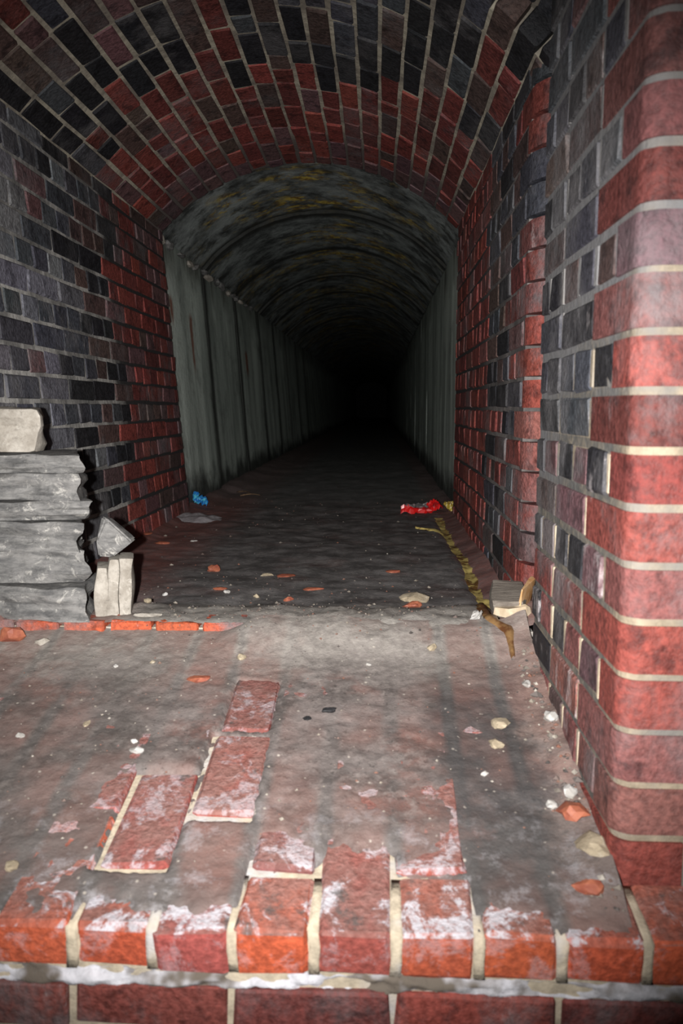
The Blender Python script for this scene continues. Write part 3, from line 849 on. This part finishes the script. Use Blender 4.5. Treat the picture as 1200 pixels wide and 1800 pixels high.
# single stones, chips and lumps: (name, x, y, (sx, sy, sz), material, label, category)
LOOSE = [
    ('brick_fragment', -0.539, 2.566, (0.026, 0.022, 0.020), M_ORANGE, 'small broken brick lump alone on the dark tunnel floor left of centre', 'brick fragment'),
    ('pebble', -0.432, 2.228, (0.011, 0.010, 0.008), M_WHITE, 'tiny white pebble beside an orange brick chip left of centre', 'pebble'),
    ('brick_chip', -0.463, 2.278, (0.026, 0.018, 0.008), M_ORANGE, 'flat orange brick chip beside the tiny white pebble', 'brick chip'),
    ('brick_chip', -0.346, 2.467, (0.022, 0.012, 0.009), M_CREAM, 'pinkish pale chip on the tunnel floor left of the flat orange piece', 'stone chip'),
    ('brick_chip', -0.283, 2.470, (0.036, 0.022, 0.007), M_ORANGE, 'flat orange brick piece in the middle of the dark floor', 'brick chip'),
    ('brick_chip', 0.052, 2.565, (0.034, 0.022, 0.008), M_ORANGE, 'flat orange brick piece on the floor towards the muddy channel', 'brick chip'),
    ('stone_chip', -0.341, 2.197, (0.013, 0.012, 0.009), M_CREAM, 'small tan stone behind the grey sill left of centre', 'stone chip'),
    ('brick_chip', -0.187, 2.290, (0.040, 0.020, 0.006), M_ORANGE, 'thin orange brick flake just behind the grey sill', 'brick chip'),
    ('brick_chip', -0.245, 2.150, (0.016, 0.014, 0.009), M_ORANGE, 'little orange brick crumb at the edge of the grey sill', 'brick chip'),
    ('brick_chip', -0.949, 3.186, (0.034, 0.030, 0.008), M_ORANGE, 'orange brick flake at the foot of the left wall', 'brick chip'),
    ('brick_chip', -0.843, 3.053, (0.032, 0.020, 0.008), M_ORANGE, 'orange-brown flake a little way out from the left wall', 'brick chip'),
    ('stone_chip', -0.735, 3.125, (0.020, 0.012, 0.006), M_WHITE, 'thin white chip lying near the left wall', 'stone chip'),
    ('rubble_lump', 0.105, 2.163, (0.046, 0.032, 0.022), M_CREAM, 'lumpy tan rubble behind the sill left of the white scrap', 'rubble'),
    ('brick_fragment', 0.095, 2.095, (0.030, 0.018, 0.014), M_ORANGE, 'orange brick crumb in front of the lumpy tan rubble', 'brick fragment'),
    ('stone_chip', 0.125, 1.750, (0.014, 0.016, 0.012), M_CREAM, 'yellowish pebble at the head of the slope right of centre', 'pebble'),
    ('stone', 0.240, 1.479, (0.024, 0.026, 0.010), M_CREAM, 'larger flat cream stone of the two on the right of the slope', 'stone'),
    ('stone', 0.221, 1.418, (0.016, 0.016, 0.010), M_CREAM, 'smaller cream stone of the two on the right of the slope', 'stone'),
    ('stone', 0.334, 1.473, (0.017, 0.018, 0.014), M_WHITE, 'whitish stone at the foot of the right pier', 'stone'),
    ('brick_fragment', 0.318, 1.232, (0.028, 0.030, 0.016), M_ORANGE, 'red brick fragment banked against the right pier by cream rubble', 'brick fragment'),
    ('stone', 0.325, 1.275, (0.014, 0.016, 0.013), M_WHITE, 'white stone just above the red brick fragment by the pier', 'stone'),
    ('stone', 0.290, 1.255, (0.010, 0.012, 0.010), M_WHITE, 'small white stone left of the red brick fragment by the pier', 'stone'),
    ('stone', 0.328, 1.150, (0.026, 0.040, 0.014), M_CREAM, 'big cream rubble lump against the foot of the right pier', 'stone'),
    ('brick_fragment', 0.308, 1.075, (0.026, 0.024, 0.014), M_ORANGE, 'orange-red brick fragment lowest by the corner of the right pier', 'brick fragment'),
    ('stone', -0.439, 1.376, (0.015, 0.016, 0.007), M_WHITE, 'larger white chip of the close pair on the left of the slope', 'stone chip'),
    ('stone', -0.452, 1.405, (0.007, 0.008, 0.006), M_WHITE, 'smaller white chip of the close pair on the left of the slope', 'stone chip'),
    ('stone', -0.674, 1.412, (0.010, 0.010, 0.007), M_WHITE, 'white chip at the far left edge of the slope', 'stone chip'),
    ('stone', -0.545, 1.095, (0.012, 0.014, 0.008), M_CREAM, 'cream chip near the front left of the slope', 'stone chip'),
    ('stone', -0.562, 1.460, (0.008, 0.016, 0.006), M_CREAM, 'tan sliver on the left of the slope', 'stone chip'),
    ('charred_lump', -0.093, 1.512, (0.018, 0.012, 0.009), M_BLACK, 'larger black lump near the middle of the slope', 'lump'),
    ('charred_lump', -0.134, 1.486, (0.010, 0.010, 0.006), M_BLACK, 'smaller black lump left of the larger one mid slope', 'lump'),
    ('stone', -0.571, 1.670, (0.007, 0.008, 0.006), M_WHITE, 'white grain high on the slope in front of the stone stack', 'pebble'),
    ('stone', -0.495, 1.684, (0.007, 0.007, 0.006), M_CREAM, 'cream grain high on the slope right of the white grain', 'pebble'),
    ('brick_chip', -0.379, 1.623, (0.034, 0.016, 0.007), M_ORANGE, 'flat orange brick sliver on the upper slope left of centre', 'brick chip'),
    ('stone', -0.016, 1.693, (0.008, 0.006, 0.005), M_WHITE, 'white grain at the top of the slope near the centre', 'pebble'),
    ('stone', -0.301, 1.709, (0.011, 0.012, 0.009), M_CREAM, 'tan pebble at the top of the slope above the orange sliver', 'pebble'),
    ('stone', -0.378, 1.315, (0.007, 0.007, 0.005), M_CREAM, 'cream grain just above the bare brick on the left of the slope', 'pebble'),
    ('stone', 0.191, 1.333, (0.009, 0.007, 0.005), M_WHITE, 'white grain below the two cream stones on the right', 'pebble'),
    ('stone', -0.607, 2.213, (0.010, 0.010, 0.008), M_WHITE, 'white pebble on the floor just right of the upright block', 'pebble'),
    ('stone', -0.600, 2.020, (0.012, 0.012, 0.010), M_CREAM, 'yellowish pebble at the foot of the upright block', 'pebble'),
    ('brick_fragment', -0.850, 1.775, (0.040, 0.028, 0.030), M_ORANGE, 'dull red brick rubble at the left below the stack', 'brick fragment'),
    ('brick_fragment', -0.775, 1.765, (0.022, 0.020, 0.012), M_STONE_P, 'pinkish grey rubble bit right of the red rubble below the stack', 'rubble'),
    ('stone_chip', -0.560, 1.870, (0.042, 0.014, 0.008), M_STONE_P, 'long pale stone sliver lying on the sill right of the stack', 'stone chip'),
    ('stone', 0.310, 1.610, (0.011, 0.020, 0.010), M_WHITE, 'narrow white chip at the foot of the pier below the broken timber', 'stone chip'),
]
for i, (nm, x, y, s, mt, lab, cat) in enumerate(LOOSE):
    o = link(nm, rock_mesh(nm, i * 5 + 2, mt, 2, 0.30, 1.0, 7 if 'brick' in nm or 'chip' in nm else 4))
    s = (s[0] * 0.88, s[1] * 0.88, s[2] * 0.8)
    o.scale = s
    o.rotation_euler = (0, 0, rnd.uniform(0, 0.5))
    o.location = (x, y, ground(x, y) + s[2] * 0.45)
    tag(o, lab, cat, {'pebble': 'pebbles on the ground', 'brick chip': 'brick chips on the ground', 'stone chip': 'stone chips on the ground'}.get(cat))

# grit nobody could count
gv, gf = [], []
gr = random.Random(21)
def add_grit(x, y, s):
    if abs(x - 0.302) < 0.045 and 1.74 < y < 3.9: return
    for (ex, ey, er) in ((0.35, 1.96, 0.13), (-0.63, 1.92, 0.09), (0.105, 2.15, 0.06), (0.328, 1.15, 0.06), (-0.85, 1.95, 0.24), (-0.84, 3.77, 0.22)):
        if abs(x - ex) < er and abs(y - ey) < er: return
    b = len(gv); z = ground(x, y)
    q = [(s, 0, 0), (-s, 0, 0), (0, s, 0), (0, -s, 0), (0, 0, s * 0.7), (0, 0, -s * 0.7)]
    an = gr.uniform(0, 3); ca, sa = math.cos(an), math.sin(an)
    for (a, c, d) in q:
        a *= gr.uniform(0.6, 1.4); c *= gr.uniform(0.6, 1.4)
        gv.append((x + a * ca - c * sa, y + a * sa + c * ca, z + s * 0.25 + d))
    for t_ in ((0, 2, 4), (2, 1, 4), (1, 3, 4), (3, 0, 4), (2, 0, 5), (1, 2, 5), (3, 1, 5), (0, 3, 5)): gf.append(tuple(b + i for i in t_))
for _ in range(750):
    add_grit(gr.uniform(-0.95, 0.34), gr.gauss(1.93, 0.10) if gr.random() < 0.6 else gr.uniform(1.85, 2.5), abs(gr.gauss(0, 0.0020)) + 0.0008)
for _ in range(700):
    add_grit(gr.uniform(-0.85, 0.34), gr.uniform(1.1, 1.82), abs(gr.gauss(0, 0.0013)) + 0.0006)
for _ in range(260):
    add_grit(gr.gauss(0.325, 0.015), gr.uniform(1.04, 1.8), abs(gr.gauss(0, 0.003)) + 0.0015)
for _ in range(160):
    add_grit(gr.uniform(-0.95, 0.36), gr.uniform(2.5, 4.6), abs(gr.gauss(0, 0.0025)) + 0.001)
tag(link('grit', mesh_from('grit', gv, gf, M_GRIT)), 'loose grit and mortar crumbs strewn over the ground', 'grit', kind='stuff')

# ochre mud in the channel along the right wall
n = NT('ochre_mud')
x_, y_, z_ = n.xyz()
a = n.noise(22, 4, 0.6)
c = n.mix(n.rng(a, 0.40, 0.52), (0.12, 0.062, 0.02), (0.55, 0.44, 0.15))
c = n.mix(n.rng(y_, 2.2, 1.95), c, n.mix(n.rng(a, 0.4, 0.6), (0.10, 0.042, 0.018), (0.24, 0.14, 0.06)))
n.bump(n.noise(60, 3), 0.4, 0.004)
M_MUD = n.done(c, 0.32)
def mud(y, t):
    w = (0.017 + 0.008 * nz(y * 9, 2.2) + 0.006 * nz(y * 25, 7)) * (0.35 + 0.65 * sstep(1.72, 1.86, y))
    x = 0.302 + 0.010 * nz(y * 3, 4.4) - 0.034 * sstep(1.80, 1.87, y) * (1 - sstep(2.03, 2.16, y)) + (t - 0.5) * 2 * w
    if y < 1.80: zz = z_dirt(x, y)
    elif y < 1.88: zz = max(z_dirt(x, y), z_floor(x, y))
    else: zz = z_floor(x, y)
    return (x, y, zz + 0.007 * (1 - (2 * t - 1) ** 2) - 0.001 + 0.003 * nz(x * 60, y * 40))
me = grid_mesh('mud_streak', lin(1.72, 3.86, 150), lin(0, 1, 8), mud, M_MUD)
o = tag(link('mud_streak', me), 'wet ochre mud filling the channel beside the right wall', 'mud', kind='stuff')
def mud2(u, t):
    x = 0.30 - 0.13 * u; y = 3.42 + 0.10 * u + (t - 0.5) * 0.10 * (1 - u * 0.7) + 0.02 * nz(u * 8, t * 3)
    return (x, y, z_floor(x, y) + 0.006 * (1 - (2 * t - 1) ** 2) + 0.002)
link('side_streak', grid_mesh('side_streak', lin(0, 1, 14), lin(0, 1, 6), mud2, M_MUD), o)

# lime spill by the left wall
def lime(u, w):
    x, y = -0.955 + 0.24 * u, 3.60 + 0.34 * w
    r = math.hypot(u - 0.4, w - 0.5) * 2
    return (x, y, z_floor(x, y) + 0.016 * max(-0.6, 1 - r * r * 1.3 + 0.7 * nz(u * 5, w * 5, 8)) )
M_LIME = plain_material('lime', (0.32, 0.30, 0.31), (0.48, 0.46, 0.48), 50, 0.9, 0.004)
tag(link('lime_spill', grid_mesh('lime_spill', lin(0, 1, 16), lin(0, 1, 16), lime, M_LIME)), 'patch of pale spilt lime at the foot of the left wall end', 'lime', kind='stuff')

# ------------------------------------------------------------------ litter
def crumple(name, w, d, seed, mat, lift=0.5, n=12):
    def fn(u, t):
        x, y = (u - 0.5) * w, (t - 0.5) * d
        z = abs(nz(u * 3 + seed, t * 3)) * min(w, d) * lift * 1.4 + abs(nz(u * 7, t * 7 + seed, 2)) * min(w, d) * lift * 0.6
        return (x + 0.12 * w * nz(u * 4, t * 4, seed), y + 0.15 * d * nz(u * 4 + 9, t * 4, seed), z + 0.002)
    me = grid_mesh(name, lin(0, 1, n), lin(0, 1, n), fn, mat, False)
    return me
def solid(o, th=0.0012):
    m = o.modifiers.new('thickness', 'SOLIDIFY'); m.thickness = th
def foil(name, c1, c2, scale):
    n = NT(name); a = n.noise(scale, 2, 0.5)
    n.b.inputs['Specular IOR Level'].default_value = 0.6
    return n.done(n.mix(n.rng(a, 0.52, 0.58), c1, c2), 0.3)
M_BLUEF = foil('blue_foil', (0.02, 0.20, 0.55), (0.10, 0.50, 0.62), 45)
M_REDF = foil('red_foil', (0.62, 0.010, 0.010), (0.30, 0.01, 0.012), 30)
M_GREYF = foil('grey_foil', (0.10, 0.09, 0.09), (0.25, 0.20, 0.20), 40)
M_YELF = foil('yellow_leaf', (0.45, 0.34, 0.05), (0.28, 0.18, 0.03), 40)
t = bpy.data.objects.new('blue_wrapper', None); COL.objects.link(t); t.location = (-0.955, 4.22, z_floor(-0.955, 4.22) + 0.004)
tag(t, 'crumpled bright blue wrapper on the floor by the first concrete panel', 'wrapper')
o = link('sheet', crumple('sheet', 0.07, 0.06, 3.0, M_BLUEF, 0.6), t); solid(o); o.rotation_euler = (0.55, 0.3, 0.4)
o = link('folded_flap', crumple('folded_flap', 0.035, 0.05, 8.0, M_BLUEF, 0.5), t); solid(o); o.rotation_euler = (1.25, 0.35, -0.2); o.location = (-0.022, 0.012, 0.03)
t = bpy.data.objects.new('red_wrapper', None); COL.objects.link(t); t.location = (0.232, 4.06, z_floor(0.232, 4.06) + 0.004)
tag(t, 'torn bright red wrapper lying across the end of the muddy channel', 'wrapper')
o = link('sheet', crumple('sheet', 0.16, 0.085, 5.0, M_REDF, 0.35), t); solid(o); o.rotation_euler = (0.22, 0.0, -0.10); o.location = (-0.03, 0, 0)
o = link('grey_lining', crumple('grey_lining', 0.15, 0.08, 6.0, M_GREYF, 0.3), t); solid(o); o.rotation_euler = (0.15, 0, 0.1); o.location = (0.0, 0.075, 0.014)
o = link('torn_corner', crumple('torn_corner', 0.06, 0.07, 9.0, M_REDF, 0.5), t); solid(o); o.rotation_euler = (0.5, -0.3, 0.3); o.location = (0.062, 0.03, 0.022)
o = link('dead_leaf', crumple('dead_leaf', 0.045, 0.07, 12.0, M_YELF, 0.5)); solid(o); o.location = (0.372, 4.07, z_floor(0.372, 4.07) + 0.012); o.rotation_euler = (0.5, 0, 0.4)
tag(o, 'yellow-brown dead leaf at the right end of the red wrapper', 'leaf')
o = link('paper_scrap', crumple('paper_scrap', 0.022, 0.045, 2.0, M_WHITE, 0.25, 6)); solid(o); o.location = (0.238, 1.875, ground(0.238, 1.875) + 0.008); o.rotation_euler = (0.45, 0.1, -0.35)
tag(o, 'small bright white scrap of paper left of the broken timber', 'paper scrap')

# broken timber by the pier
n = NT('weathered_timber')
g = n.noise(18, 5, 0.7, stretch=(1, 6, 6)); n.bump(g, 0.7, 0.004)
M_WOODG = n.done(n.mix(n.rng(g, 0.3, 0.7), (0.12, 0.10, 0.085), (0.27, 0.24, 0.20)), 0.9)
M_WOODO = plain_material('split_wood', (0.50, 0.25, 0.09), (0.66, 0.42, 0.22), 30, 0.7)
M_WOODC = plain_material('broken_wood', (0.46, 0.36, 0.24), (0.60, 0.50, 0.36), 40, 0.8)
t = bpy.data.objects.new('broken_timber', None); COL.objects.link(t); t.location = (0.328, 1.955, ground(0.35, 1.955) + 0.004); t.rotation_euler = (0, 0, -0.12)
tag(t, 'broken timber offcut with an orange split edge beside the right pier', 'timber')
o = link('block', rough_slab('block', 0.078, 0.15, 0.045, 31.0, M_WOODG, 0.010, (8, 8, 4), 0.008), t); o.location = (-0.004, 0.035, -0.004); o.rotation_euler = (0.14, 0.0, 0.0)
v = [(-0.040, -0.010, 0.0), (-0.005, -0.040, 0.0), (0.040, -0.022, 0.0), (0.052, -0.004, 0.0), (0.040, 0.012, 0.0), (-0.03, 0.012, 0)]
vv = v + [(a * 0.92, b_ * 0.9, 0.018 + 0.004 * i % 0.01) for i, (a, b_, _) in enumerate(v)]
nn = len(v)
me = mesh_from('broken_end', vv, [tuple(range(nn - 1, -1, -1)), tuple(range(nn, 2 * nn))] + [(i, (i + 1) % nn, nn + (i + 1) % nn, nn + i) for i in range(nn)], M_WOODC)
o = link('broken_end', me, t); o.location = (0.002, -0.048, -0.002)
o = link('splinter', rough_slab('splinter', 0.012, 0.11, 0.068, 15.0, M_WOODO, 0.004, (3, 8, 5), 0.004), t); o.location = (0.037, 0.012, 0.0); o.rotation_euler = (0.10, 0.18, -0.30)

# twigs and a scrap of rubbish beyond the blue wrapper
M_TWIG = plain_material('twig', (0.10, 0.06, 0.035), (0.22, 0.14, 0.08), 60, 0.9)
def twig(x, y, L, ang, bend, label):
    pts = [Vector(((i / 6 - 0.5) * L, bend * math.sin(i / 6 * math.pi), 0.006 + 0.010 * math.sin(i / 6 * math.pi))) for i in range(7)]
    v, f = [], []
    for i, p in enumerate(pts):
        r = 0.005 * (1 - 0.6 * i / 6)
        for k in range(5): v.append((p.x, p.y + r * math.cos(k * 1.2566), p.z + r * math.sin(k * 1.2566)))
    for i in range(6):
        for k in range(5): f.append((i * 5 + k, i * 5 + (k + 1) % 5, i * 5 + 5 + (k + 1) % 5, i * 5 + 5 + k))
    f += [(4, 3, 2, 1, 0), (30, 31, 32, 33, 34)]
    o = link('twig', mesh_from('twig', v, f, M_TWIG, True)); o.location = (x, y, z_floor(x, y)); o.rotation_euler = (0, 0, ang)
    tag(o, label, 'twig', 'twigs by the left concrete wall')
twig(-0.84, 4.95, 0.18, -0.9, 0.02, 'longer brown twig on the floor beyond the blue wrapper')
twig(-0.76, 4.72, 0.12, 0.3, -0.015, 'shorter brown twig nearer the middle beyond the blue wrapper')
